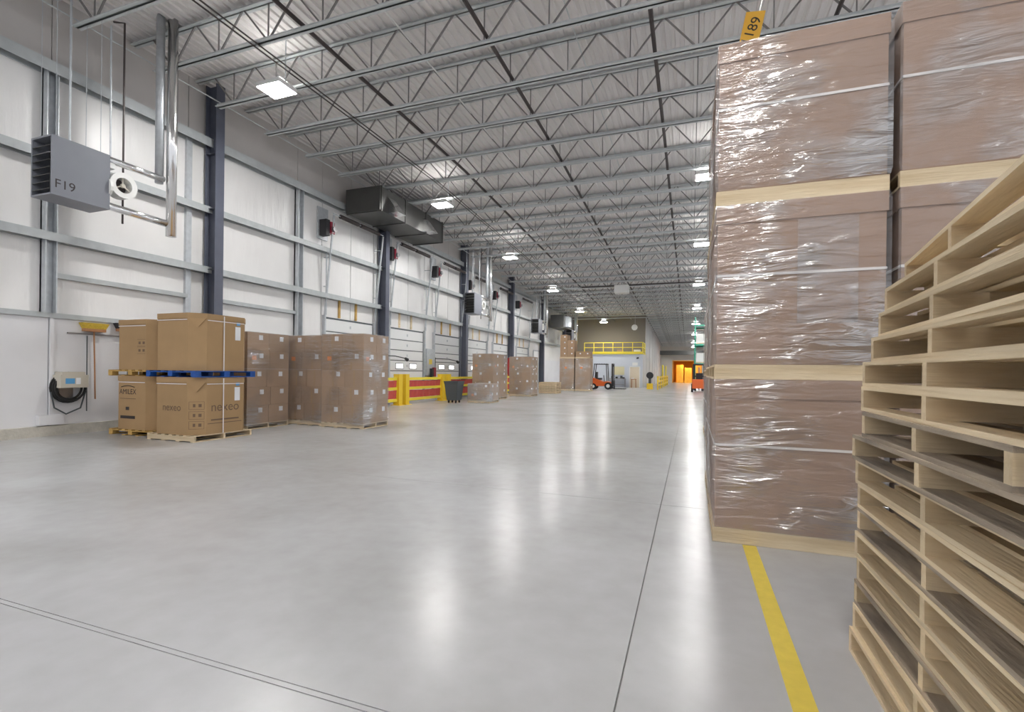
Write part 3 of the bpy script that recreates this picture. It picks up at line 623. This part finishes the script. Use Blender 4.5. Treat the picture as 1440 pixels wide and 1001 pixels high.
t=thing('scoop_shovel','blue topped scoop hung on wall behind the octagonal bins','shovel',(XL+.05,8.05,2.1)); MB().tube([(.02,0,.05),(.02,0,-1.4)],.015,8).build('handle',M_handle,t); MB().box(-.02,.1,-.25,.2,.02,.12).build('blade',M_blues,t)
# ---------------------------------------------------------------- office front, mezzanine railing
t=thing('mezzanine_railing','yellow guard railing around the mezzanine above the office','railing',(0,0,3.32))
pts=[(-9.9+.93*i,YO+.02) for i in range(7)]
for x,y in pts+[(XO,YO+1.2),(XO,YM-.1)]: MB().box(x-.03,x+.03,y-.03,y+.03,0,1.0).build('post',M_yel2,t)
for z in (.5,.97): MB().box(-9.9,XO+.03,YO,YO+.05,z,z+.06).box(XO-.03,XO+.03,YO,YM,z,z+.06).build('rail',M_yel2,t)
MB().box(-9.9,XO+.03,YO-.07,YO-.05,-.1,.12).build('toe_board',M_yel2,t)
od=struct(MB().box(-5.45,-4.6,YO-.02,YO-.005,0,1.95).build('door_8',mat('cream doorway interior',(.75,.66,.52),.6)))
MB().box(-5.53,-5.45,YO-.05,YO,0,2.03).box(-4.6,-4.52,YO-.05,YO,0,2.03).box(-5.53,-4.52,YO-.05,YO,1.95,2.03).build('door_frame',M_white,od)
t=thing('wooden_desk','small brown wooden stand with white papers in office doorway','desk',(-5.05,YO-.45,0))
MB().box(-.25,.25,-.2,.2,.78,.83).build('top',M_handle,t); MB().box(-.22,.0,-.15,.12,.83,.95).build('papers',M_white,t)
for sx in (-.2,.2):
    for sy in (-.16,.16): MB().bar((sx,sy,0),(sx*.9,sy*.9,.78),.05).build('leg',M_handle,t)
t=thing('work_table','grey work table with dark items in front of office','table',(-6.55,YO-.5,0))
MB().box(-.75,.75,-.3,.3,.82,.88).build('top',M_chrome,t); MB().box(-.7,.7,-.25,.25,.25,.3).build('shelf',M_chrome,t)
for sx in (-.7,.7):
    for sy in (-.25,.25): MB().bar((sx,sy,0),(sx,sy,.82),.05).build('leg',M_chrome,t)
for i,(x,hh) in enumerate(((-.5,.2),(-.1,.14),(.35,.24),(.55,.1))): tag(MB().box(-6.55+x-.1,-6.55+x+.1,YO-.6,YO-.4,.881,.881+hh).box(-6.55+x-.06,-6.55+x+.06,YO-.62,YO-.6,.9,.88+hh*.8).build('tool_case',M_black if i%2 else M_bin),['tall dark case at table end by the forklift','low black case second along the work table','tallest black case on the grey work table','flat dark case at table end by the doorway'][i],'case')
tag(MB().box(-7.0,-6.0,YO-.03,YO-.005,1.2,2.0).box(-6.98,-6.02,YO-.035,YO-.03,1.22,1.98).build('notice_board',M_sign),'pale yellow notice board on the office wall above table','notice board')
tag(MB().box(-5.25,-4.75,YO-.03,YO-.005,2.1,2.4).box(-5.23,-4.77,YO-.035,YO-.03,2.12,2.38).build('door_sign',M_white),'white sign above the office doorway','sign')
t=thing('security_camera','small black security camera on upper corner of office wall','camera',(-4.75,YO,2.8)); MB().box(-.03,.03,-.12,0,-.03,.03).build('bracket',M_black,t); MB().tube([(-.1,-.15,.0),(.1,-.1,.05)],.07,8).build('camera_body',M_black,t)
for i,(x,lab) in enumerate(((-6.5,'cardboard box on the mezzanine behind railing'),(-4.9,'white box on the mezzanine near the railing corner'))): tag(MB().box(x-.3,x+.3,YO+.6,YO+1.1,3.321,3.65).box(x-.31,x+.31,YO+.59,YO+1.11,3.6,3.66).build('storage_box',M_card if i==0 else M_white),lab,'box')
# ---------------------------------------------------------------- forklifts
def forklift(x,y,rz,lab):
    t=thing('forklift',lab,'forklift',(x,y,0),rz)   # faces +X
    b=MB(); prof=[(-.95,.28),(.75,.28),(.75,.62),(.35,.68),(.1,.62),(-.35,.85),(-.9,.98),(-1.0,.7)]
    vs=[(p[0],-.5,p[1]) for p in prof]+[(p[0],.5,p[1]) for p in prof]; n=len(prof)
    b.add(vs,[tuple(range(n)),tuple(range(2*n-1,n-1,-1))]+[(i,i+n,(i+1)%n+n,(i+1)%n) for i in range(n)]).build('body',M_orange,t)
    MB().box(-1.08,-.85,-.48,.48,.3,.95).build('counterweight',M_orange,t)
    for xx,r in ((-.68,.25),(.55,.3)):
        for s in (-1,1): w_=MB().tube([(xx,s*.42,r),(xx,s*.58,r)],r,16).build('wheel',M_rubber,t); MB().tube([(xx,s*.575,r),(xx,s*.595,r)],r*.5,12).build('hub',M_white,w_)
    for xx in (-.75,.45):
        for s in (-1,1): MB().bar((xx,s*.45,.7),(xx*.8,s*.43,2.1),.06).build('guard_pillar',M_black,t)
    for k in range(6): MB().bar((-.62+k*.2,-.45,2.12),(-.62+k*.2,.45,2.12),.05).build('guard_bar',M_black,t)
    MB().bar((-.65,-.44,2.1),(.42,-.44,2.1),.06).bar((-.65,.44,2.1),(.42,.44,2.1),.06).build('guard_rail',M_black,t)
    MB().box(-.5,-.05,-.25,.25,.8,.95).box(-.55,-.42,-.25,.25,.9,1.45).build('seat',M_black,t)
    MB().tube([(.15,0,.65),(.1,0,1.1)],.03,6).tube([(.1,.17*math.cos(i*.628),1.12+.05*math.sin(i*.628)) for i in range(11)],.018,5).build('steering_wheel',M_black,t)
    for s in (-1,1): MB().box(.8,.92,s*.35-.05,s*.35+.05,.08,2.15).build('mast_rail',M_black,t); MB().box(.95,1.95,s*.25-.06,s*.25+.06,.05,.09).box(.95,1.0,s*.25-.06,s*.25+.06,.05,.6).build('fork',M_black,t)
    for z in (.5,1.2,2.1): MB().box(.8,.9,-.38,.38,z-.05,z+.05).build('mast_crossbar',M_black,t)
    MB().tube([(.86,0,.15),(.86,0,1.9)],.05,8).build('lift_cylinder',M_chrome,t)
    MB().box(.93,.98,-.45,.45,.3,.75).build('carriage',M_black,t)
forklift(-6.95,41.3,0,'orange forklift parked sideways in front of the office')
forklift(.62,40.3,R(90),'orange forklift seen from behind at the end of box aisle')
# ---------------------------------------------------------------- far guard rail, bollards, racks
t=thing('guard_rail','yellow floor guard rail leading to the orange back room','guard rail',(-2.62,43.5,0))
for k in range(6): MB().box(-.06,.06,k*3.7-.06,k*3.7+.06,0,1.15).build('post',M_yel,t)
for z in (.35,.7,1.05): MB().box(-.03,.03,0,18.5,z-.06,z+.06).build('rail',M_yel,t)
for y,lab in ((58.5,'tall yellow bollard post near the far end of guard rail'),(66,'tall yellow bollard post beside the orange doorway')): tag(MB().tube([(-3.0,y,0),(-3.0,y,2.3)],.09,10).tube([(-3.0,y,2.3),(-3.0,y,2.36)],.09,10,.03).build('bollard',M_yel2),lab,'bollard')
t=thing('pedestal_fan','dark round fan on yellow base beside the guard rail','fan',(-3.35,44.5,0)); MB().box(-.25,.25,-.2,.2,0,.5).build('base',M_yel,t); MB().tube([(0,0,.5),(0,0,1.0)],.12,8).build('stem',M_bin,t); MB().tube([(0,-.12,1.2),(0,.12,1.2)],.3,16).build('fan_head',M_black,t)
def rack(x,y,lab):
    t=thing('pallet_rack',lab,'rack',(x,y,0))
    for xx in (0,1.0):
        for yy in (0,2.7): MB().box(xx-.05,xx+.05,yy-.05,yy+.05,0,6.1).build('upright',M_green,t)
    for z in (2.2,3.8,5.4):
        for xx in (0,1.0): MB().box(xx-.03,xx+.03,0,2.7,z-.07,z+.07).build('beam',M_green,t)
        MB().box(-.05,1.05,-.04,.04,z-.07,z+.07).build('beam',M_green,t); MB().box(.02,.98,.1,2.6,z+.07,z+.09).build('shelf_deck',M_galv,t)
for i,y in enumerate((43.4,46.2)):
    rack(.33,y,['green pallet rack at the near end beyond the wrapped boxes','green pallet rack at the far end beyond the wrapped boxes'][i])
    for j,z in enumerate((2.291,3.891)):
        t=thing('wrapped_load','pale wrapped load on %s shelf of the %s green rack'%(('middle','upper')[j],('near','far')[i]),'wrapped load',(.43,y+.5,z)); MB().box(0,.8,0,1.6,.1,.85).build('body',M_white,t); MB().box(-.01,.81,-.01,1.61,0,.1).build('pallet_base',M_wood,t)
